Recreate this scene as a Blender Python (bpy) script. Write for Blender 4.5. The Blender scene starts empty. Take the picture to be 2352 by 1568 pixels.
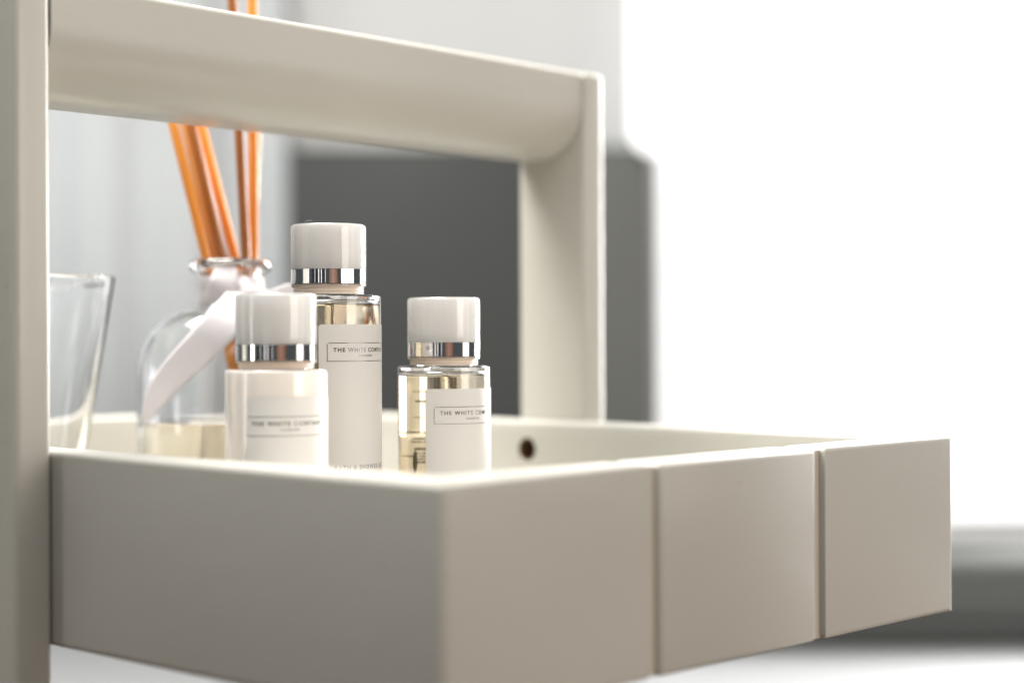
import bpy, bmesh, math, random
from mathutils import Matrix, Vector
random.seed(7)
scene = bpy.context.scene
C = scene.collection
R = math.radians

# ---------------------------------------------------------------- camera, light, exposure
CAMZ = 0.43                                   # lens height above the floor
F = 3835.46                                   # focal length in the units of a 2352 px wide picture
PITCH, ROLL = -0.002055, 0.003957
cd = bpy.data.cameras.new('camera'); cam = bpy.data.objects.new('camera', cd); C.objects.link(cam)
fw = Vector((0, math.cos(PITCH), math.sin(PITCH))); up0 = Vector((0, -math.sin(PITCH), math.cos(PITCH)))
ex = Vector((1, 0, 0))
right = math.cos(ROLL)*ex - math.sin(ROLL)*up0
upv = math.sin(ROLL)*ex + math.cos(ROLL)*up0
m = Matrix((right, upv, -fw)).transposed().to_4x4(); m.translation = (0, 0, CAMZ)
cam.matrix_world = m
cd.sensor_width = 36; cd.lens = F/2352*36
cd.clip_start = 0.01; cd.clip_end = 60
cd.dof.use_dof = True; cd.dof.focus_distance = 0.734; cd.dof.aperture_fstop = 3.1; cd.dof.aperture_blades = 0
scene.camera = cam

w = bpy.data.worlds.new('World'); scene.world = w; w.use_nodes = True
bg = w.node_tree.nodes['Background']; bg.inputs[0].default_value = (0.88, 0.97, 1.0, 1); bg.inputs[1].default_value = 0.07

def area(name, loc, target, sx, sy, power, col):
    l = bpy.data.lights.new(name, 'AREA'); l.shape = 'RECTANGLE'; l.size = sx; l.size_y = sy; l.energy = power; l.color = col
    o = bpy.data.objects.new(name, l); C.objects.link(o); o.location = loc
    o.rotation_euler = (Vector(target)-Vector(loc)).to_track_quat('-Z', 'Y').to_euler()
    return o
area('ceiling_light', (-0.5, 1.0, 1.9), (-0.15, 0.9, 0), 0.9, 0.9, 56, (1, 0.975, 0.93))
area('overhead_fill', (-0.35, 1.0, 1.15), (-0.15, 0.8, 0.35), 0.4, 0.4, 9, (1, 0.975, 0.93))  # added fill close above the tray, not a fitting of the room
area('wall_fill', (-1.3, 1.95, 0.9), (-0.85, 2.5, 0.45), 0.4, 0.7, 4.5, (1, 0.99, 0.97))  # added fill that lifts the curtain and back wall, no lamp there
area('front_fill', (0.0, -0.2, 1.6), (-0.1, 0.8, 0.35), 0.8, 0.8, 6.4, (0.94, 1, 0.98))  # added fill for the caps, above the camera
area('right_side_fill', (2.3, 0.35, 0.95), (0.1, 0.75, 0.4), 1.0, 1.3, 8, (1, 0.93, 0.85))  # added light from the right side, no window built here
area('right_near_fill', (1.6, -0.3, 0.9), (-0.1, 0.8, 0.35), 0.8, 0.8, 14, (1, 0.90, 0.82))  # added warm fill for the right-hand faces
area('right_back_window_light', (1.5, 2.5, 1.0), (1.5, 0.0, 1.0), 1.4, 1.5, 190, (1, 0.99, 0.97))
scene.view_settings.view_transform = 'Standard'; scene.view_settings.look = 'None'
scene.view_settings.exposure = 0.15; scene.view_settings.gamma = 1
try:
    scene.cycles.use_denoising = True
    scene.cycles.denoiser = 'OPENIMAGEDENOISE'
    scene.cycles.max_bounces = 14; scene.cycles.transmission_bounces = 14; scene.cycles.transparent_max_bounces = 16
    scene.cycles.sample_clamp_indirect = 6
except Exception as e:
    print(e)

def at(px, py, Y):
    """point at distance Y (metres forward) under picture position px, py of a 2352x1568 picture"""
    x = px-1176; z = 784-py
    d = fw + (right*x + upv*z)/F
    d = d*(Y/d.y)
    return Vector((d.x, d.y, d.z+CAMZ))
def zat(py, Y): return at(1176, py, Y).z

# ---------------------------------------------------------------- materials
def mat(name, col, rough=0.5, metal=0, spec=0.5, coat=0, trans=0, ior=1.45, bump=0, bscale=60, var=0, vscale=5, detail=4,
        emis=None, estr=0, sss=0, stretch=None, translucent=0):
    mt = bpy.data.materials.new(name); mt.use_nodes = True
    nt = mt.node_tree; b = nt.nodes['Principled BSDF']
    I = b.inputs
    I['Base Color'].default_value = (*col, 1); I['Roughness'].default_value = rough; I['Metallic'].default_value = metal
    I['Specular IOR Level'].default_value = spec; I['Coat Weight'].default_value = coat; I['Coat Roughness'].default_value = 0.12
    I['Transmission Weight'].default_value = trans; I['IOR'].default_value = ior
    if sss: I['Subsurface Weight'].default_value = sss; I['Subsurface Radius'].default_value = (1, 0.93, 0.85); I['Subsurface Scale'].default_value = 0.012
    if emis: I['Emission Color'].default_value = (*emis, 1); I['Emission Strength'].default_value = estr
    if translucent:
        tr = nt.nodes.new('ShaderNodeBsdfTranslucent'); tr.inputs['Color'].default_value = (*col, 1)
        ms = nt.nodes.new('ShaderNodeMixShader'); ms.inputs[0].default_value = translucent
        out = nt.nodes['Material Output']
        nt.links.new(b.outputs[0], ms.inputs[1]); nt.links.new(tr.outputs[0], ms.inputs[2]); nt.links.new(ms.outputs[0], out.inputs['Surface'])
    tc = nt.nodes.new('ShaderNodeTexCoord')
    src = tc.outputs['Object']
    if stretch:
        mp = nt.nodes.new('ShaderNodeMapping'); mp.inputs['Scale'].default_value = stretch
        nt.links.new(src, mp.inputs['Vector']); src = mp.outputs['Vector']
    if var:
        n = nt.nodes.new('ShaderNodeTexNoise'); n.inputs['Scale'].default_value = vscale; n.inputs['Detail'].default_value = detail
        nt.links.new(src, n.inputs['Vector'])
        mx = nt.nodes.new('ShaderNodeMix'); mx.data_type = 'RGBA'
        mx.inputs['A'].default_value = (*[c*(1-var) for c in col], 1); mx.inputs['B'].default_value = (*[min(1, c*(1+var)) for c in col], 1)
        nt.links.new(n.outputs['Fac'], mx.inputs['Factor']); nt.links.new(mx.outputs['Result'], I['Base Color'])
        rm = nt.nodes.new('ShaderNodeMapRange'); rm.inputs['To Min'].default_value = rough*0.85; rm.inputs['To Max'].default_value = min(1, rough*1.15)
        nt.links.new(n.outputs['Fac'], rm.inputs['Value']); nt.links.new(rm.outputs['Result'], I['Roughness'])
    if bump:
        n = nt.nodes.new('ShaderNodeTexNoise'); n.inputs['Scale'].default_value = bscale; n.inputs['Detail'].default_value = 5
        nt.links.new(src, n.inputs['Vector'])
        bm_ = nt.nodes.new('ShaderNodeBump'); bm_.inputs['Strength'].default_value = bump; bm_.inputs['Distance'].default_value = 0.001
        nt.links.new(n.outputs['Fac'], bm_.inputs['Height']); nt.links.new(bm_.outputs['Normal'], I['Normal'])
    return mt
def paint_material():
    """satin off-white paint over wood: faint grain relief, tiny dust specks"""
    mt = mat('off_white_paint', (0.470, 0.456, 0.410), rough=0.36, bump=0.15, bscale=70, var=0.05, vscale=9, coat=0.12, stretch=(1, 1, 2.2))
    nt = mt.node_tree; b = nt.nodes['Principled BSDF']
    old = b.inputs['Base Color'].links[0].from_socket
    tc = nt.nodes.new('ShaderNodeTexCoord')
    v = nt.nodes.new('ShaderNodeTexVoronoi'); v.inputs['Scale'].default_value = 55
    nt.links.new(tc.outputs['Object'], v.inputs['Vector'])
    lt = nt.nodes.new('ShaderNodeMath'); lt.operation = 'LESS_THAN'; lt.inputs[1].default_value = 0.05
    nt.links.new(v.outputs['Distance'], lt.inputs[0])
    n = nt.nodes.new('ShaderNodeTexNoise'); n.inputs['Scale'].default_value = 23
    nt.links.new(tc.outputs['Object'], n.inputs['Vector'])
    gt = nt.nodes.new('ShaderNodeMath'); gt.operation = 'GREATER_THAN'; gt.inputs[1].default_value = 0.56
    nt.links.new(n.outputs['Fac'], gt.inputs[0])
    mu = nt.nodes.new('ShaderNodeMath'); mu.operation = 'MULTIPLY'
    nt.links.new(lt.outputs[0], mu.inputs[0]); nt.links.new(gt.outputs[0], mu.inputs[1])
    mx = nt.nodes.new('ShaderNodeMix'); mx.data_type = 'RGBA'; mx.inputs['B'].default_value = (0.40, 0.36, 0.30, 1)
    nt.links.new(mu.outputs[0], mx.inputs['Factor']); nt.links.new(old, mx.inputs['A'])
    nt.links.new(mx.outputs['Result'], b.inputs['Base Color'])
    return mt
M = dict(
    paint=paint_material(),
    joint=mat('joint_paint', (0.50, 0.46, 0.39), rough=0.6, bump=0.2, bscale=150),
    holew=mat('bare_dark_hole_wood', (0.16, 0.085, 0.04), rough=0.9, bump=0.4, bscale=300),
    screw=mat('blackened_steel', (0.05, 0.04, 0.03), rough=0.45, metal=0.8),
    cap=mat('white_cap_plastic', (0.97, 0.94, 0.915), rough=0.22, spec=0.5, sss=0.45),
    chrome=mat('chrome_ring', (0.92, 0.92, 0.93), rough=0.035, metal=1, bump=0.015, bscale=60),
    glass=mat('clear_glass', (1, 1, 1), rough=0.0, trans=1, ior=1.47),
    acrylic=mat('clear_acrylic', (1, 0.995, 0.985), rough=0.0, trans=1, ior=1.46),
    tumbler=mat('tumbler_glass', (0.99, 0.995, 1), rough=0.0, trans=1, ior=1.42),
    liquid=mat('pale_amber_liquid', (1.0, 0.955, 0.83), rough=0.0, trans=1, ior=1.36),
    oil=mat('diffuser_oil', (1.0, 0.985, 0.94), rough=0.0, trans=1, ior=1.46),
    lotion=mat('white_lotion', (0.84, 0.775, 0.715), rough=0.25, coat=1, sss=0.3),
    collar=mat('pinkish_collar_plastic', (0.80, 0.68, 0.57), rough=0.3, bump=0.1, bscale=200),
    label=mat('white_label', (0.88, 0.865, 0.85), rough=0.42, bump=0.03, bscale=400, var=0.01, vscale=80, translucent=0.45),
    label_solid=mat('white_label_on_lotion', (0.70, 0.68, 0.66), rough=0.42, bump=0.03, bscale=400, var=0.01, vscale=80),
    foil=mat('foil_print', (0.36, 0.34, 0.34), rough=0.18, metal=1),
    ink=mat('grey_ink', (0.35, 0.33, 0.32), rough=0.6),
    black=mat('black_ink', (0.05, 0.045, 0.03), rough=0.6),
    reed=mat('orange_brown_reed', (0.86, 0.35, 0.055), rough=0.35, translucent=0.3, bump=0.5, bscale=900, var=0.32, vscale=600, stretch=(1, 1, 0.05)),
    reed_tan=mat('tan_reed', (0.68, 0.37, 0.13), rough=0.35, bump=0.5, bscale=900, var=0.35, vscale=600, stretch=(1, 1, 0.05), coat=0.5, translucent=0.3),
    reed_dark=mat('dark_orange_reed', (0.42, 0.14, 0.022), rough=0.35, bump=0.5, bscale=900, var=0.4, vscale=600, stretch=(1, 1, 0.05), coat=0.5, translucent=0.25),
    ribbon=mat('white_ribbon', (0.84, 0.81, 0.83), rough=0.85, var=0.03, vscale=60, translucent=0.3, bump=0.5, bscale=1500),
    wall=mat('pale_wall_paint', (0.57, 0.575, 0.57), rough=0.8, bump=0.15, bscale=120, var=0.03, vscale=2),
    curtain=mat('pale_grey_curtain', (0.49, 0.51, 0.52), rough=0.85, bump=0.3, bscale=300, var=0.03, vscale=4, stretch=(4, 4, 0.3)),
    cupboard=mat('dark_grey_cupboard', (0.036, 0.0382, 0.0372), rough=0.55, bump=0.15, bscale=80, var=0.05, vscale=6),
    midgrey=mat('mid_grey_door', (0.095, 0.098, 0.092), rough=0.5, bump=0.15, bscale=80, var=0.05, vscale=6),
    bench=mat('dark_grey_fabric', (0.075, 0.077, 0.074), rough=0.9, bump=0.5, bscale=350, var=0.08, vscale=20),
    floor=mat('white_floor', (0.31, 0.315, 0.32), rough=0.5, bump=0.1, bscale=40, var=0.03, vscale=3),
    woodfloor=mat('dark_brown_floor', (0.05, 0.032, 0.02), rough=0.5, var=0.3, vscale=6, stretch=(6, 0.5, 1)),
    wframe=mat('white_window_frame', (0.80, 0.80, 0.80), rough=0.4, var=0.02, vscale=9),
    bar=mat('grey_window_bar', (0.42, 0.43, 0.43), rough=0.5),
    blind=mat('daylit_window_blind', (0.8, 0.8, 0.8), rough=0.8, emis=(1.0, 0.985, 0.975), estr=0.95, var=0.02, vscale=5),
    sheer=mat('white_sheer_curtain', (0.85, 0.85, 0.85), rough=0.8, emis=(1.0, 0.99, 0.98), estr=0.97, var=0.02, vscale=5),
    daylight=mat('narrow_daylight_pane', (0.8, 0.8, 0.8), rough=0.5, emis=(1, 1, 1), estr=3.0),
    brown=mat('brown_door_wood', (0.075, 0.022, 0.005), rough=0.5, var=0.3, vscale=5, stretch=(6, 6, 0.4)),
    dark=mat('dark_lacquer', (0.010, 0.010, 0.013), rough=0.6, spec=0.2, var=0.2, vscale=4),
)

for key in ('blind', 'sheer'):                       # woven bands of the blind, faint against the daylight
    nt = M[key].node_tree; b = nt.nodes['Principled BSDF']
    tc = nt.nodes.new('ShaderNodeTexCoord'); mp = nt.nodes.new('ShaderNodeMapping'); mp.inputs['Scale'].default_value = (0.25, 1, 9)
    n = nt.nodes.new('ShaderNodeTexNoise'); n.inputs['Scale'].default_value = 1.6; n.inputs['Detail'].default_value = 3
    cr = nt.nodes.new('ShaderNodeValToRGB'); cr.color_ramp.elements[0].position = 0.3; cr.color_ramp.elements[1].position = 0.6
    cr.color_ramp.elements[0].color = (0.90, 0.90, 0.905, 1); cr.color_ramp.elements[1].color = (1, 1, 1, 1)
    nt.links.new(tc.outputs['Object'], mp.inputs['Vector']); nt.links.new(mp.outputs[0], n.inputs['Vector'])
    nt.links.new(n.outputs['Fac'], cr.inputs['Fac']); nt.links.new(cr.outputs['Color'], b.inputs['Emission Color'])
for key, col, den in (('liquid', (1, 0.72, 0.30), 9), ('oil', (1, 0.80, 0.45), 4.0)):
    nt = M[key].node_tree; va = nt.nodes.new('ShaderNodeVolumeAbsorption')
    va.inputs['Color'].default_value = (*col, 1); va.inputs['Density'].default_value = den
    nt.links.new(va.outputs[0], nt.nodes['Material Output'].inputs['Volume'])

# ---------------------------------------------------------------- helpers
def link(name, bm, mt, parent=None, smooth=True, angle=35):
    me = bpy.data.meshes.new(name); bm.normal_update(); bm.to_mesh(me); bm.free()
    if mt: me.materials.append(mt)
    o = bpy.data.objects.new(name, me); C.objects.link(o)
    if parent: o.parent = parent
    if smooth:
        me.polygons.foreach_set('use_smooth', [True]*len(me.polygons))
        me.set_sharp_from_angle(angle=R(angle))
    return o
def empty(name, loc, rz=0):
    o = bpy.data.objects.new(name, None); C.objects.link(o); o.location = loc; o.rotation_euler = (0, 0, rz); o.empty_display_size = 0.02
    return o
def tag(o, label=None, cat=None, group=None, kind=None):
    if label: o['label'] = label
    if cat: o['category'] = cat
    if group: o['group'] = group
    if kind: o['kind'] = kind
    return o
def prism(poly, z0, z1, bev=0.0, skip=(), seg=4, vert=()):
    """extrude a plan polygon; round its top and bottom edges except those over the plan sides in skip"""
    bm = bmesh.new(); n = len(poly)
    area2 = sum(poly[i][0]*poly[(i+1) % n][1]-poly[(i+1) % n][0]*poly[i][1] for i in range(n))
    zb0 = z0 if callable(z0) else (lambda x, y: z0)
    lo = [bm.verts.new((x, y, zb0(x, y))) for x, y in poly]; hi = [bm.verts.new((x, y, z1)) for x, y in poly]
    bm.faces.new(list(reversed(lo))); bm.faces.new(hi)
    for i in range(n):
        j = (i+1) % n
        bm.faces.new((lo[i], lo[j], hi[j], hi[i]))
    if area2 < 0: bmesh.ops.reverse_faces(bm, faces=bm.faces[:])
    if bev:
        es = []
        for i in range(n):
            if i in skip: continue
            j = (i+1) % n
            es += [bm.edges.get((lo[i], lo[j])), bm.edges.get((hi[i], hi[j]))]
        for i in vert: es.append(bm.edges.get((lo[i], hi[i])))
        bmesh.ops.bevel(bm, geom=es, offset=bev, segments=seg, profile=0.5, affect='EDGES', clamp_overlap=True)
    return bm
def box(x0, x1, y0, y1, z0, z1, bev=0.0, seg=3):
    bm = bmesh.new(); bmesh.ops.create_cube(bm, size=1)
    for v in bm.verts:
        v.co = Vector((x0+(v.co.x+.5)*(x1-x0), y0+(v.co.y+.5)*(y1-y0), z0+(v.co.z+.5)*(z1-z0)))
    if bev: bmesh.ops.bevel(bm, geom=bm.edges[:], offset=bev, segments=seg, profile=0.5, affect='EDGES', clamp_overlap=True)
    return bm
def lathe(prof, n=96, close=True, phase=0):
    """revolve (r, z) points, listed bottom to top outside; r=0 points become poles"""
    bm = bmesh.new(); rings = []
    for r, z in prof:
        if r < 1e-9: rings.append([bm.verts.new((0, 0, z))])
        else: rings.append([bm.verts.new((r*math.cos(2*math.pi*k/n+phase), r*math.sin(2*math.pi*k/n+phase), z)) for k in range(n)])
    for a, b in zip(rings[:-1], rings[1:]):
        for k in range(n):
            j = (k+1) % n
            if len(a) == 1 and len(b) == 1: continue
            if len(a) == 1: bm.faces.new((a[0], b[j], b[k]))
            elif len(b) == 1: bm.faces.new((a[k], a[j], b[0]))
            else: bm.faces.new((a[k], a[j], b[j], b[k]))
    bmesh.ops.recalc_face_normals(bm, faces=bm.faces[:])
    return bm
def arc(cx, cz, r, a0, a1, n=6):
    return [(cx+r*math.cos(R(a0+(a1-a0)*k/n)), cz+r*math.sin(R(a0+(a1-a0)*k/n))) for k in range(n+1)]
def rod(p, q, r0, r1=None, n=14):
    p, q = Vector(p), Vector(q); d = (q-p); L = d.length; r1 = r1 or r0
    bm = lathe([(0, 0), (r0*.92, 0), (r0, r0*.12), (r1, L-r1*.12), (r1*.92, L), (0, L)], n)
    bm.transform(Matrix.Translation(p) @ d.to_track_quat('Z', 'Y').to_matrix().to_4x4())
    return bm

# ---------------------------------------------------------------- the setting behind the unit
YW = 2.60
def struct(name, bm, mt, parent=None):
    o = link(name, bm, mt, parent); o['kind'] = 'structure'; return o
struct('floor', box(-3.2, 3.4, -2.2, 3.4, -0.05, -0.004), M['woodfloor'])  # unseen near floor, made dark to cut bounce onto the tray
struct('pale_floor', box(-3.1, 3.3, 1.45, YW, -0.0035, 0.0), M['floor'])
xw = at(1512, 800, YW).x
struct('wall', box(-3.2, xw, YW, YW+0.12, 0.004, 2.6), M['wall'])

win = empty('window', (xw, YW, 0.0))
tag(win, 'large overexposed white window filling the right side of the picture', 'window')
zb = zat(1228, YW)
link('blind', box(0.006, 2.3, 0.03, 0.035, zb+0.02, 2.35), M['blind'], win)
link('frame', box(0.0, 0.0055, 0.0, 0.07, zb-0.02, 2.4, 0.004), M['wframe'], win)
link('sill', box(0.0, 2.3, -0.03, 0.07, zb-0.035, zb+0.008, 0.006), M['wframe'], win)
zt_ = zat(969, YW)
link('transom', box(0.16, 2.3, -0.002, 0.028, zt_-0.010, zt_+0.008, 0.003), M['bar'], win)
link('mullion', box(1.2, 1.235, -0.004, 0.026, zb+0.008, 2.35, 0.003), M['bar'], win)
struct('wall_below_window', box(xw+0.001, 3.4, YW+0.001, YW+0.12, 0.004, zb-0.036), M['wall'])

# bright hanging panel in front of the window's upper left corner, rounded lower corner
YC = 2.42
p = at(1452, 352, YC); bm = bmesh.new()
rr = 0.033; x0, x1, z0, z1 = p.x, p.x+0.40, p.z, 2.3
pts = [(x0, z1)] + [(x0+rr-rr*math.cos(R(t)), z0+rr-rr*math.sin(R(t))) for t in range(0, 91, 9)] + [(x1, z0), (x1, z1)]
fr = [bm.verts.new((x, 0, z)) for x, z in pts]; bk = [bm.verts.new((x, 0.012, z)) for x, z in pts]
bm.faces.new(fr); bm.faces.new(list(reversed(bk)))
for i in range(len(pts)):
    j = (i+1) % len(pts); bm.faces.new((fr[j], fr[i], bk[i], bk[j]))
bmesh.ops.recalc_face_normals(bm, faces=bm.faces[:])
o = link('hanging_blind', bm, M['wframe']); o.location = (0, YC, 0)
o.data.materials.append(M['sheer'])
for f in o.data.polygons:
    if f.normal.y < -0.9: f.material_index = 1       # only the side towards the room glows
tag(o, 'glowing white blind with rounded lower corner hanging above the grey cupboard', 'blind')

# grey cupboard
YG = 2.46
xl, xr, ztop = at(655, 700, YG).x, at(1503, 700, YG).x, zat(332, YG)
xs = at(1290, 700, YG).x-(xl+xr)/2
cup = empty('cupboard', ((xl+xr)/2, YG, 0.0)); hw = (xr-xl)/2
tag(cup, 'dark grey cupboard with two plain doors out of focus behind the far post', 'cupboard')
link('body', box(-hw, hw, 0.022, 0.13, 0.03, ztop, 0.005), M['cupboard'], cup)
link('plinth', box(-hw+0.02, hw-0.02, 0.04, 0.12, 0.003, 0.03), M['dark'], cup)
for s in (-1, 1):
    a, b = (-hw+0.003, xs-0.002) if s < 0 else (xs+0.002, hw-0.001)
    link('door', box(a, b, 0.0, 0.020, 0.04, ztop-0.006, 0.004), M['cupboard' if s < 0 else 'midgrey'], cup)

# pale curtain on the left
bm = bmesh.new(); N = 260; xa, xb = -1.75, at(640, 700, 2.45).x
vs = []
for i in range(N+1):
    x = xa+(xb-xa)*i/N
    y = 0.012*math.sin(x*42)+0.012*math.sin(x*19+2.6)+0.004*math.sin(x*97)
    vs.append([bm.verts.new((x, y*(1.0 if k else 1.25), z)) for k, z in enumerate((0.006, 0.7, 1.4, 2.45))])
for a, b in zip(vs[:-1], vs[1:]):
    for k in range(3): bm.faces.new((a[k], b[k], b[k+1], a[k+1]))
o = link('curtain', bm, M['curtain'], angle=180); o.location = (0, 2.545, 0)
sm = o.modifiers.new('thickness', 'SOLIDIFY'); sm.thickness = 0.0025
tag(o, 'pale grey curtain hanging in soft folds behind the glass tumbler', 'curtain')

# low dark bench, lower right
YB = 2.28
bt = zat(1288, YB)
be = empty('bench', (1.05, YB, 0.0))
tag(be, 'low dark grey padded bench on the white floor at the lower right', 'bench')
link('seat', box(-0.80, 0.95, 0.0, 0.28, 0.034, bt, 0.02, 6), M['bench'], be)
for sx in (-0.7, 0.85):
    for sy in (0.06, 0.22): link('leg', box(sx-0.02, sx+0.02, sy-0.02, sy+0.02, 0.0005, 0.0118, 0.002), M['dark'], be)
link('base', box(-0.79, 0.94, 0.004, 0.27, 0.012, 0.033, 0.003), M['bench'], be)

# what the chrome rings mirror, on the photographer's side of the room
dr = empty('wooden_door', (0.63, -1.00, 0.0))
tag(dr, 'brown wooden door mirrored as a dark brown stripe in the chrome cap rings', 'door')
link('leaf', box(-0.46, 0.46, -0.02, 0.02, 0.01, 2.0, 0.004), M['brown'], dr)
for zz in (0.2, 1.1): link('panel', box(-0.3, 0.3, 0.020, 0.030, zz, zz+0.7, 0.004), M['brown'], dr)
wd = empty('standin', (-1.02, -0.95, 0.0))  # unseen stand-in for dark shapes behind the camera, added for the mirrored stripes
tag(wd, 'tall black wardrobe with pale gaps, unseen, added for the dark stripes in the chrome cap rings', 'standin')
for k, (a, b) in enumerate(((-0.80, -0.42), (-0.32, 0.08), (0.20, 0.40), (0.48, 0.80))):
    link('door', box(a, b, 0.0, 0.03, 0.05, 1.9, 0.004), M['dark'], wd)
link('carcass', box(-0.82, 0.82, -0.40, -0.01, 0.01, 1.92, 0.004), M['wframe'], wd)
sw = empty('side_window', (-1.90, -0.15, 0.0))
tag(sw, 'narrow bright window mirrored as a white stripe in the chrome cap rings', 'window')
link('pane', box(-0.01, 0.0, -0.16, 0.16, 0.25, 1.75), M['daylight'], sw)
for s in (-1, 1): link('frame', box(-0.02, 0.02, s*0.18-0.02, s*0.18+0.02, 0.2, 1.8, 0.003), M['wframe'], sw)

# ---------------------------------------------------------------- the painted unit: arch frame carrying a tray
H = 0.08
TH = 0.748296
X0, Y0, Z0 = -0.284966*H, 6.621999*H, CAMZ-0.576300*H
unit = empty('tray_unit', (X0, Y0, Z0), -TH)            # local x = -a, local y = b
tag(unit, 'off-white painted wooden tray unit with grooved side, square posts and a rounded top rail', 'storage unit')
L, AP, WR = 4.17744*H, 2.80274*H, 0.62858*H
ZT, ZB = 2.42489*H, 1.83922*H
TW, T = 6.15*H, 0.27*H                                    # tray width, board thickness
B1, B2 = 1.37089*H, 2.76454*H
G = 0.042*H                                               # half a groove
P = M['paint']
def zbot(x, y):                                           # the boards' lower edge
    return -H*(0.968+0.040*max(0, y)/L + 0.018*max(0, -x)/AP)
tray = empty('tray', (0, 0, 0)); tray.parent = unit
def pc(cx, cy, r, a0, a1, n=6): return [(cx+r*math.cos(R(a0+(a1-a0)*k/n)), cy+r*math.sin(R(a0+(a1-a0)*k/n))) for k in range(n+1)]
rc = 0.05*H
BV = 0.028*H
# front board: from the left end to a mitre at the near corner
pts = [(-TW, 0)] + pc(-rc, rc, rc, -90, -45, 4) + [(-T, T), (-TW+T, T)]
n = len(pts)
link('front_board', prism(pts, zbot, 0, BV, skip=(n-3, n-1)), P, tray)
# side planks
pts = [(-T, T)] + pc(-rc, rc, rc, -45, 0, 4) + [(0, B1-G), (-T, B1-G)]
n = len(pts)
link('plank', prism(pts, zbot, 0, BV, skip=(0,)), P, tray)
link('plank', prism([(0, B1+G), (0, B2-G), (-T, B2-G), (-T, B1+G)], zbot, 0, BV, vert=(0, 1)), P, tray)
r2 = 0.04*H
pts = [(0, B2+G)] + pc(-r2, L-r2, r2, 0, 45, 6) + [(-T, L-T), (-T, B2+G)]
n = len(pts)
link('plank', prism(pts, zbot, 0, BV, skip=(n-3,)), P, tray)
for b in (B1, B2):
    link('joint_strip', prism([(-0.035*H, b-G*1.25), (-0.035*H, b+G*1.25), (-T+0.01*H, b+G*1.25), (-T+0.01*H, b-G*1.25)], lambda x, y: zbot(x, y)+0.004*H, -0.012*H), M['joint'], tray)
# back board with the bolt hole
pts = pc(-r2, L-r2, r2, 45, 90, 6) + [(-TW, L), (-TW+T, L-T), (-T, L-T)]
n = len(pts)
back = link('back_board', prism(pts, zbot, 0, BV, skip=(n-1, n-3)), P, tray)
hx, hz = -(3.10*H), -0.195*H
cut = lathe([(0, 0), (0.080*H, 0), (0.080*H, 0.24*H), (0, 0.24*H)], 32)
cut.transform(Matrix.Translation((hx, L-T-0.05*H, hz)) @ Matrix.Rotation(R(-90), 4, 'X'))
cme = bpy.data.meshes.new('cutter'); cut.to_mesh(cme); cut.free(); cme.materials.append(M['holew'])
co = bpy.data.objects.new('cutter', cme); C.objects.link(co); co.parent = tray
bpy.context.view_layer.update()
md = back.modifiers.new('hole', 'BOOLEAN'); md.operation = 'DIFFERENCE'; md.object = co; md.solver = 'EXACT'
try: md.material_mode = 'TRANSFER'
except Exception: pass
dg = bpy.context.evaluated_depsgraph_get()
nm = bpy.data.meshes.new_from_object(back.evaluated_get(dg))
back.modifiers.clear(); back.data = nm
bpy.data.objects.remove(co)
bm = lathe([(0, 0), (0.030*H, 0.0), (0.040*H, 0.02*H), (0.040*H, 0.05*H), (0, 0.05*H)], 20)
bm.transform(Matrix.Translation((hx, L-T+0.185*H, hz)) @ Matrix.Rotation(R(90), 4, 'X'))
link('bolt', bm, M['screw'], tray)
# left end board and base
link('end_board', prism([(-TW, 0.0), (-TW, L), (-TW+T, L-T), (-TW+T, T)], zbot, 0, BV, skip=(1, 3)), P, tray)
link('base_board', box(-TW+T+0.0005, -T-0.0005, T+0.0005, L-T-0.0005, -0.56*H, -0.50*H), P, tray)
# posts
TP = 0.228*H
zf = -Z0+0.001
def post(y0, y1, top):
    return link('post', box(-AP-WR, -AP, y0, y1, zf, top, 0.045*H, 5), P, unit)
post(-TP, -0.0006, ZT+0.02*H)
post(L+0.0006, L+TP, ZT+0.0*H)
# the rail: its lower outer edge is broadly rounded
xo, xi = -AP-0.012*H, -AP-WR
rb = 0.36*H; rs = 0.05*H
prof = [(xo-rb+rb*math.cos(R(t)), ZB+rb+rb*math.sin(R(t))) for t in range(-90, 1, 6)]
prof += [(xo-rs+rs*math.cos(R(t)), ZT-rs+rs*math.sin(R(t))) for t in range(0, 91, 15)]
prof += [(xi+rs-rs*math.sin(R(t)), ZT-rs+rs*math.cos(R(t))) for t in range(0, 91, 15)]
prof += [(xi+rs-rs*math.cos(R(t)), ZB+rs-rs*math.sin(R(t))) for t in range(0, 91, 15)]
bm = bmesh.new()
ra = [bm.verts.new((x, 0.0, z)) for x, z in prof]; rb_ = [bm.verts.new((x, L, z)) for x, z in prof]
for i in range(len(prof)):
    j = (i+1) % len(prof); bm.faces.new((ra[i], ra[j], rb_[j], rb_[i]))
bm.faces.new(list(reversed(ra))); bm.faces.new(rb_)
bmesh.ops.recalc_face_normals(bm, faces=bm.faces[:])
link('top_rail', bm, P, unit)
ZFLOOR = Z0-0.50*H                                        # inside surface of the tray

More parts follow.
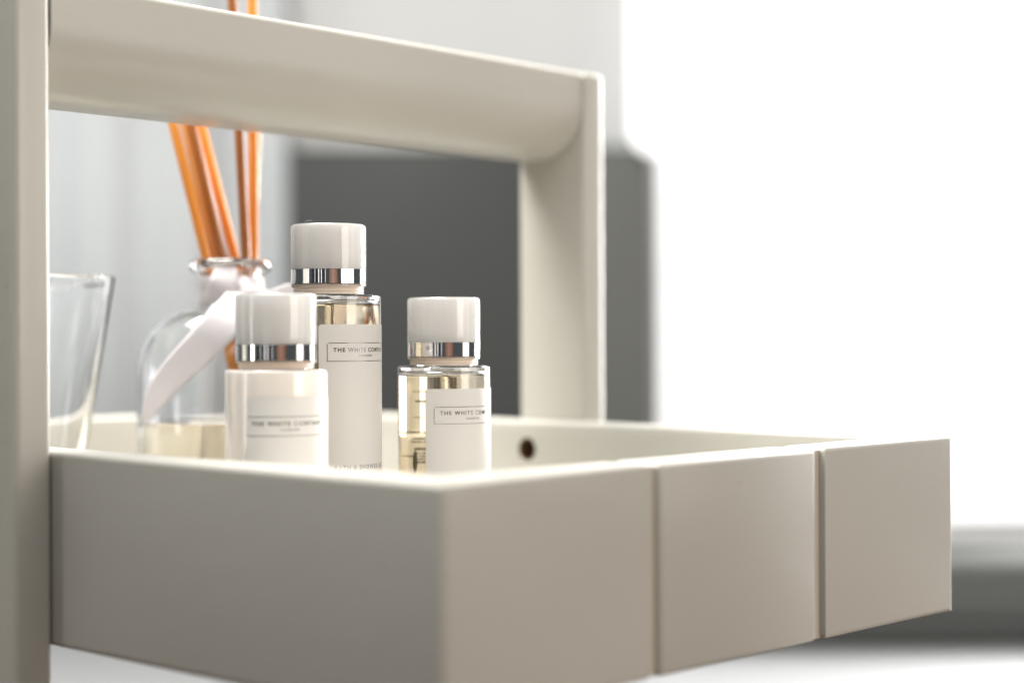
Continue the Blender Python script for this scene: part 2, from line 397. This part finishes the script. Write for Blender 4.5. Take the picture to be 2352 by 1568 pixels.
# ---------------------------------------------------------------- toiletries
def text_mesh(s, size, spacing=1.0):
    cu = bpy.data.curves.new('t', 'FONT'); cu.body = s; cu.size = size; cu.align_x = 'CENTER'; cu.align_y = 'CENTER'
    cu.space_character = spacing; cu.resolution_u = 3; cu.offset = 0.00030
    o = bpy.data.objects.new('t', cu); C.objects.link(o)
    dg = bpy.context.evaluated_depsgraph_get(); dg.update()
    me = bpy.data.meshes.new_from_object(o.evaluated_get(dg))
    bpy.data.objects.remove(o)
    bm = bmesh.new(); bm.from_mesh(me)
    w_ = max(v.co.x for v in bm.verts)-min(v.co.x for v in bm.verts)
    h_ = max(v.co.y for v in bm.verts)-min(v.co.y for v in bm.verts)
    return bm, w_, h_
def wrap(bm, r, phic, zc):
    """bend flat x,y geometry round a vertical cylinder; phi 0 looks at the camera, positive turns right"""
    for v in bm.verts:
        ph = phic+v.co.x/r
        v.co = Vector((r*math.sin(ph), -r*math.cos(ph), zc+v.co.y))
    return bm
def fit_text(s, width, height, r, phic, zc, weight=1.0):
    bm, w_, h_ = text_mesh(s, 0.01, 1.25)
    for v in bm.verts: v.co.x *= width/w_; v.co.y *= height/h_
    cx = (max(v.co.x for v in bm.verts)+min(v.co.x for v in bm.verts))/2; cy = (max(v.co.y for v in bm.verts)+min(v.co.y for v in bm.verts))/2
    for v in bm.verts: v.co.x -= cx; v.co.y -= cy
    return wrap(bm, r, phic, zc)
def bar(x0, x1, y0, y1, n=48):
    bm = bmesh.new(); a = [bm.verts.new((x0+(x1-x0)*i/n, y0, 0)) for i in range(n+1)]; b = [bm.verts.new((x0+(x1-x0)*i/n, y1, 0)) for i in range(n+1)]
    for i in range(n): bm.faces.new((a[i], a[i+1], b[i+1], b[i]))
    return bm
def merge(dst, src):
    me = bpy.data.meshes.new('x'); src.to_mesh(me); src.free(); dst.from_mesh(me); bpy.data.meshes.remove(me)

def bottle(px, Y, r, zcap1, zcap0, zsh, label, phi_l, phi_r, ztl, box_w, box_phi, zbt, zbb, ztx, zln, opaque, extra=None, level=0.0045, cap_tint=None):
    base = at(px, 900, Y); base.z = ZFLOOR+0.0004
    # turn the thing so that its own -Y axis looks at the camera
    rz = math.atan2(-base.x, base.y)
    t = empty('toiletry_bottle', base, rz)
    tag(t, label, 'bottle', 'white capped toiletry bottles in the tray')
    z = lambda v: v-base.z
    hc1, hc0, hs = z(zcap1), z(zcap0), z(zsh)
    ri = r-0.0019
    # glass: outer wall, flat shoulder, thick foot; inner cavity
    outer = [(0, 0.0012), (r*0.72, 0.0009)] + arc(r-0.0018, 0.0018, 0.0018, -90, 0, 5) + arc(r-0.0012, hs-0.0012, 0.0012, 0, 90, 5) + [(0.0135, hs), (0.0135, hs+0.0004), (0, hs+0.0004)]
    bm = lathe(outer, 128)
    inner = [(0, 0.0060), (ri*0.8, 0.0058)] + arc(ri-0.0025, 0.0080, 0.0025, -90, 0, 5) + arc(ri-0.0016, hs-0.0038, 0.0016, 0, 90, 5) + [(0, hs-0.0022)]
    b2 = lathe(inner, 128); bmesh.ops.reverse_faces(b2, faces=b2.faces[:])
    merge(bm, b2)
    if opaque:
        bm.free(); bm = lathe(outer, 128)
        link('milky_body', bm, M['lotion'], t)
    else:
        link('glass_body', bm, M['glass'], t)
    rl = ri+0.00012; hl = hs-level
    if opaque:
        lp = [(0, 0.0058), (rl*0.8, 0.0056)] + arc(rl-0.0025, 0.0078, 0.0025, -90, 0, 5) + [(rl, hs-0.0050), (rl-0.0012, hs-0.0026), (0, hs-0.0024)]
        pass
    else:
        lp = [(0, 0.0058), (rl*0.8, 0.0056)] + arc(rl-0.0025, 0.0078, 0.0025, -90, 0, 5) + [(rl, hl), (rl-0.0004, hl-0.0003), (rl-0.0016, hl-0.0007), (0, hl-0.0007)]
        link('liquid', lathe(lp, 128), M['liquid'], t)
        link('dip_tube', rod((0.0025, 0.004, 0.0075), (0.0, 0.0, hs-0.002), 0.0016), M['acrylic'], t)
    # collar between shoulder and cap, with fine thread rings
    cr = 0.0158; pr = [(0, hs+0.0005), (cr, hs+0.0005)]
    nr = 3; step = (hc0-hs+0.0006)/nr
    for k in range(nr):
        zz = hs+0.0005+k*step
        pr += [(cr, zz+step*0.15), (cr-0.0004, zz+step*0.3), (cr-0.0004, zz+step*0.8), (cr, zz+step*0.95)]
    pr += [(cr-0.0008, hc0+0.0012), (0, hc0+0.0012)]
    link('collar', lathe(pr, 96), M['collar'], t)
    # cap: white core, chrome ring, clear outer sleeve
    R0 = 0.01675; rw = R0-0.0011
    cap = link('cap', lathe([(0, hc0+0.0078), (rw, hc0+0.0078)] + arc(rw-0.0011, hc1-0.0016, 0.0011, 0, 90, 5) + [(0, hc1-0.0005)], 128), M['cap'], t)
    link('chrome_ring', lathe([(rw-0.003, hc0+0.0014), (rw+0.00005, hc0+0.0014), (rw+0.00005, hc0+0.0077), (rw-0.003, hc0+0.0077)], 128), M['chrome'], cap)
    so = [(rw-0.0006, hc0+0.0003), (R0-0.0004, hc0)] + [(R0, hc0+0.0004)] + arc(R0-0.0016, hc1-0.0016, 0.0016, 0, 90, 6) + [(0, hc1)]
    si = [(0, hc1-0.0007)] + [(x-0.0001, y-0.0001) for x, y in reversed(arc(rw-0.0011, hc1-0.0016, 0.0011, 0, 90, 5))] + [(rw-0.00015, hc0+0.0012), (rw-0.0006, hc0+0.0003)]
    link('clear_sleeve', lathe(so+si, 128), M['acrylic'], cap)
    # wrapped label
    rL = r+0.00012; zt = z(ztl); zb_ = 0.0075; N = 60; cr_ = 0.0011
    pl, prr = R(phi_l), R(phi_r); bm = bmesh.new(); cols = []
    for i in range(N+1):
        ph = pl+(prr-pl)*i/N
        if i in (0, 1, 2): e = cr_*(1-math.sqrt(max(0, 1-(1-min(1, (ph-pl)*r/cr_))**2)))
        elif i in (N, N-1, N-2): e = cr_*(1-math.sqrt(max(0, 1-(1-min(1, (prr-ph)*r/cr_))**2)))
        else: e = 0
        row = []
        for rr_ in (rL+0.00006, rL):
            for zz in (zb_+e, zt-e): row.append(bm.verts.new((rr_*math.sin(ph), -rr_*math.cos(ph), zz)))
        cols.append(row)
    for a, b in zip(cols[:-1], cols[1:]):
        bm.faces.new((a[0], b[0], b[1], a[1])); bm.faces.new((a[2], a[3], b[3], b[2]))
        bm.faces.new((a[1], b[1], b[3], a[3])); bm.faces.new((a[0], a[2], b[2], b[0]))
    for c_ in (cols[0], cols[-1]): bm.faces.new((c_[0], c_[1], c_[3], c_[2]))
    bmesh.ops.recalc_face_normals(bm, faces=bm.faces[:])
    lab = link('label', bm, M['label_solid' if opaque else 'label'], t)
    rT = rL+0.00012; hb = box_w/2
    bm = bmesh.new(); th_ = 0.00028; a, b = z(zbb), z(zbt); pc_ = R(box_phi)
    for q in ((-hb+0.0006, hb, b-th_, b), (-hb, hb, a, a+th_)): merge(bm, wrap(bar(*q), rT, pc_, 0))
    for q in ((-hb, -hb+th_, a, b-0.0006), (hb-th_, hb, a, b)): merge(bm, wrap(bar(*q, n=2), rT, pc_, 0))
    merge(bm, fit_text('THE WHITE COMPANY', box_w-0.0054, 0.00185, rT, pc_, z(ztx)))
    merge(bm, fit_text('LONDON', box_w*0.20, 0.00090, rT, pc_, z(zln)))
    link('foil_lettering', bm, M['foil'], lab)
    if extra: extra(t, lab, r, rT, z)
    return t

Yt, Yl, Yr = 0.747, 0.690, 0.772
def zf_(y, Y): return zat(y+2, Y)
def gel_print(t, lab, r, rT, z):
    bm = fit_text('BATH & SHOWER GEL', 0.0300, 0.0021, rT, R(42), z(zat(1064, Yt)))
    link('product_lettering', bm, M['ink'], lab)
bottle(756, Yt, 0.02335, zat(515, Yt), zat(658, Yt), zat(677, Yt), 'tall toiletry bottle of pale amber liquid, the tallest and sharpest of the three', -11, 97,
       zat(744, Yt), 0.0372, 43, zat(785, Yt), zat(827, Yt), zat(801, Yt), zat(814, Yt), False, gel_print, level=0.0040)
bottle(635, Yl, 0.02105, zat(672, Yl), zat(832, Yl), zat(846, Yl), 'short bottle of opaque white lotion, standing in front of the reed diffuser, nearest the camera', -34, 104,
       zat(906, Yl), 0.0372, 15, zat(949, Yl), zat(993, Yl), zat(965, Yl), zat(979, Yl), True)
def back_print(t, lab, r, rT, z):
    rnd = random.Random(3); bm = bmesh.new(); ri = r-0.0021
    rows = [(zat(y, Yr), h) for y, h in ((897, .0004), (920, .0010), (957, .0004), (992, .0008), (1006, .0008), (1014, .0007), (1030, .0012), (1040, .0007), (1047, .0007), (1054, .0007), (1061, .0010))]
    for zz, h in rows:
        x = -0.011
        while x < 0.011:
            w_ = rnd.uniform(0.0005, 0.0022)
            merge(bm, wrap(bar(x, x+w_, z(zz)-h/2, z(zz)+h/2, n=2), r+0.00008, R(180-12), 0))
            x += w_+rnd.choice((0.0002, 0.0002, 0.0006))
    merge(bm, wrap(bar(-0.0006, 0.0006, z(zat(1066, Yr)), z(zat(1000, Yr)), n=2), r+0.0001, R(180-8), 0))
    o = link('back_small_print', bm, M['black'], t)
bottle(1020, Yr, 0.02135, zat(683, Yr), zat(824, Yr), zat(839, Yr), 'short clear bottle of pale amber liquid standing apart right of the tall bottle', -23, 96,
       zat(889, Yr), 0.0372, 37, zat(929, Yr), zat(968, Yr), zat(943, Yr), zat(956, Yr), False, back_print, level=0.0040)

# tiny fibres of dust on the tall cap
bm = bmesh.new()
for (x, y, s) in ((-0.0085, -0.010, 1), (-0.0065, -0.012, -1)):
    top = zat(510, Yt)+0.0001
    q = [Vector((x, y, 0)), Vector((x-0.0006*s, y, 0.0009)), Vector((x+0.0003*s, y-0.0003, 0.0015)), Vector((x+0.0010*s, y, 0.0012))]
    for a, b in zip(q[:-1], q[1:]): merge(bm, rod(a, b, 0.00003, n=5))
tp = at(756, 900, Yt)
o = link('dust_fibre', bm, M['label']); o.location = (tp.x, tp.y, zat(515, Yt)-0.0001)
tag(o, 'two tiny curled dust fibres on top of the tallest cap', 'dust')

# ---------------------------------------------------------------- reed diffuser
YD = 0.858
base = at(531, 900, YD); base.z = ZFLOOR+0.0004
df = empty('reed_diffuser', base)
tag(df, 'round clear glass reed diffuser bottle low on oil, behind the lotion bottle', 'reed diffuser')
zd = lambda y: zat(y, YD)-base.z
k = YD/F
rb_, rn, rl_ = 213*k, 70*k, 94*k
hl = zd(606); hsd = zd(860)
g = 0.0028
outer = [(0, 0.0015), (rb_*0.7, 0.0)] + arc(rb_-0.006, 0.006, 0.006, -90, 0, 6)
outer += [(rb_, hsd)]
hn = zd(690)
# shoulder: quarter ellipse up to the neck foot
for i in range(1, 13):
    a = R(90*i/12*0.93); outer.append((rn+0.002+(rb_-rn-0.002)*math.cos(a)**0.9, hsd+(hn-0.004-hsd)*math.sin(a)))
outer += [(rn+0.0006, hn-0.001), (rn, hn+0.003), (rn, zd(632))]
outer += arc(rl_-0.0032, hl-0.0006, 0.0034, -90, 90, 10)
inner_top = [(rn-g*0.9, zd(612)), (rn-g, zd(640)), (rn-g, hn)]
inner = [(max(0.001, x-g), y-g*0.5) for x, y in reversed(outer[8:21])]
prof = outer + [(rn+0.001, hl+0.0022)] + inner_top + inner + arc(rb_-g-0.006, 0.0135, 0.006, 0, -90, 6) + [(0, 0.0080)]
link('glass_bottle', lathe(prof, 128), M['tumbler'], df)
hoil = zd(962)
e_ = 0.00012
low = [(0, 0.0080-e_)] + arc(rb_-g-0.006+e_, 0.0135-e_, 0.006, -90, 0, 6)
mid = [(x+e_, y) for x, y in reversed(inner) if y < hoil-0.001]
xt = mid[-1][0]
rl2 = mid[-1][0]-0.0008
link('oil', lathe(low + mid + [(rl2, hoil), (rl2-0.002, hoil-0.0007), (0, hoil-0.0008)], 128), M['oil'], df)
# reeds stand in the bottle and can be pulled out: things of their own
reeds = [((397, 283), (473, 590), -6, 'leftmost slanting reed in the diffuser, clear orange', 'reed'),
         ((424, 286), (491, 590), 3, 'second slanting reed from the left in the diffuser, tan', 'reed_tan'),
         ((441, 288), (512, 595), -2, 'third slanting reed from the left in the diffuser, dark orange', 'reed_dark'),
         ((463, 292), (540, 592), 6, 'rightmost of the slanting reeds, bright orange with a pale edge', 'reed'),
         ((534, 5), (565, 590), -5, 'dark orange upright reed, left of the upright pair reaching above the rail', 'reed_dark'),
         ((580, 11), (583, 600), 5, 'bright upright reed, right of the upright pair reaching above the rail', 'reed'),
         ((590, 303), (577, 600), 9, 'tan reed standing just behind the right upright one', 'reed_tan')]
for (p0, p1, dy, lb, mk) in reeds:
    a = at(p0[0], p0[1], YD+dy*0.0012); b = at(p1[0], p1[1], YD+dy*0.0007)
    d = (b-a).normalized()
    # foot: down to the base or until the wall
    t0 = (b.z-(base.z+0.0098))/-d.z
    q = b+d*t0
    rel = Vector((q.x-base.x, q.y-base.y)); mxr = rb_-g-0.008
    if rel.length > mxr: q = b+d*t0*0.9
    long = 0.315 if dy in (-5, 5) else 0.215
    top = q-d*long
    o = link('reed', rod((0, 0, 0), (0, 0, long), 0.00245, n=18), M[mk])
    o.location = q; o.rotation_euler = (top-q).to_track_quat('Z', 'Y').to_euler()
    tag(o, lb, 'reed', 'orange reeds standing in the diffuser')

# ribbon tied round the neck; fine woven ribs run across it
nt = M['ribbon'].node_tree; b = nt.nodes['Principled BSDF']
uvn = nt.nodes.new('ShaderNodeUVMap'); wv = nt.nodes.new('ShaderNodeTexWave'); wv.wave_type = 'BANDS'; wv.bands_direction = 'Y'; wv.inputs['Scale'].default_value = 0.32
nt.links.new(uvn.outputs[0], wv.inputs['Vector'])
bp = nt.nodes.new('ShaderNodeBump'); bp.inputs['Strength'].default_value = 0.6; bp.inputs['Distance'].default_value = 0.0005
nt.links.new(wv.outputs['Fac'], bp.inputs['Height']); nt.links.new(bp.outputs[0], b.inputs['Normal'])
def strip(path, widths, name, parent, thick=0.0006, ups=None):
    """path of points; widths; cross direction by ups or perpendicular in the view plane"""
    P_ = [Vector(p) for p in path]
    # catmull resample
    Q = []; n = len(P_)
    for i in range(n-1):
        p0, p1, p2, p3 = P_[max(0, i-1)], P_[i], P_[i+1], P_[min(n-1, i+2)]
        for s in range(8):
            t = s/8
            Q.append((0.5*((2*p1)+(-p0+p2)*t+(2*p0-5*p1+4*p2-p3)*t*t+(-p0+3*p1-3*p2+p3)*t**3), widths[i]*(1-t)+widths[i+1]*t,
                      (ups[i].lerp(ups[i+1], t) if ups else None)))
    Q.append((P_[-1], widths[-1], ups[-1] if ups else None))
    bm = bmesh.new(); rows = []
    for i, (p, w_, u) in enumerate(Q):
        tg = (Q[min(i+1, len(Q)-1)][0]-Q[max(0, i-1)][0]).normalized()
        cdir = u.normalized() if u else tg.cross(Vector((0, 1, 0))).normalized()
        rows.append([bm.verts.new(p+cdir*w_*(s/8-0.5)+Vector((0, -0.0005*math.sin(math.pi*s/8), 0))) for s in range(9)])
    uv = bm.loops.layers.uv.new('UVMap'); dist = [0]
    for (p, _, _), (q, _, _) in zip(Q[:-1], Q[1:]): dist.append(dist[-1]+(q-p).length)
    for i, (a, b) in enumerate(zip(rows[:-1], rows[1:])):
        for s in range(8):
            f = bm.faces.new((a[s], a[s+1], b[s+1], b[s]))
            for lp, (u_, v_) in zip(f.loops, ((s, i), (s+1, i), (s+1, i+1), (s, i+1))): lp[uv].uv = (u_/8, dist[v_]/0.0011)
    o = link(name, bm, M['ribbon'], parent, angle=180)
    sd = o.modifiers.new('thickness', 'SOLIDIFY'); sd.thickness = thick; sd.offset = 0
    return o
rbn = empty('ribbon', (base.x, base.y-rn, base.z+hn))
tag(rbn, 'white ribbon tied round the diffuser neck, one long tail falling to the left', 'ribbon')
bpy.context.view_layer.update()
loc = lambda px, py, Y: at(px, py, Y)-rbn.location
# band round the neck
bm = lathe([(rn+0.0005, -0.006), (rn+0.0012, -0.004), (rn+0.0014, 0.003), (rn+0.0012, 0.0095), (rn+0.0006, 0.0105), (rn+0.0003, 0.0095), (rn+0.0003, -0.005), (rn+0.0005, -0.006)], 72)
bm.transform(Matrix.Translation((0, rn, 0.002)))
link('neck_band', bm, M['ribbon'], rbn)
yn = YD-rn
strip([loc(520, 612, yn-0.004), loc(512, 650, yn-0.008), loc(497, 690, yn-0.006), loc(486, 706, yn-0.003)], [48*k, 62*k, 56*k, 40*k], 'fold', rbn)
strip([loc(552, 668, yn-0.006), loc(528, 718, YD-rb_*0.84), loc(492, 764, YD-rb_*1.0), loc(445, 812, YD-rb_*1.02), loc(402, 856, YD-rb_*0.97), loc(370, 895, YD-rb_*0.90), loc(350, 930, YD-rb_*0.80), loc(335, 962, YD-rb_*0.72)],
      [50*k, 84*k, 80*k, 74*k, 68*k, 58*k, 44*k, 22*k], 'tail', rbn)
strip([loc(548, 648, yn-0.004), loc(575, 668, yn-0.010), loc(620, 680, yn-0.012), loc(672, 668, yn-0.008), loc(715, 690, yn+0.005), loc(740, 740, yn+0.012)],
      [40*k, 26*k, 28*k, 34*k, 40*k, 34*k], 'tail', rbn)
bm = bmesh.new(); bmesh.ops.create_uvsphere(bm, u_segments=24, v_segments=16, radius=1)
bmesh.ops.scale(bm, vec=(0.0055, 0.0038, 0.0048), verts=bm.verts[:])
bm.transform(Matrix.Translation(loc(548, 664, yn-0.004)))
link('knot', bm, M['ribbon'], rbn)

# ---------------------------------------------------------------- tumbler
YT = 0.848; kt = YT/F
base = at(92, 900, YT); base.z = ZFLOOR+0.0004
rt = 170*kt; zt2 = zat(631, YT)-base.z; rbm = rt-49*kt*(zt2/(303*kt)); g = 0.0012
prof = [(0, 0.0012), (rbm-0.004, 0.0)] + arc(rbm-0.002, 0.002, 0.002, -90, 0, 4) + [(rt-g*0.4, zt2-0.002)]
prof += [(rt+0.0002, zt2-0.0012), (rt-g*0.5, zt2), (rt-g, zt2-0.0012)]
prof += [(rbm-g*1.2+0.0008, 0.022), (rbm-g*2.2, 0.0155), (rbm-0.011, 0.0125), (0, 0.0118)]
o = link('glass_tumbler', lathe(prof, 128), M['tumbler']); o.location = base
tag(o, 'clear glass tumbler tapering to a thick foot, half hidden by the near post', 'tumbler')
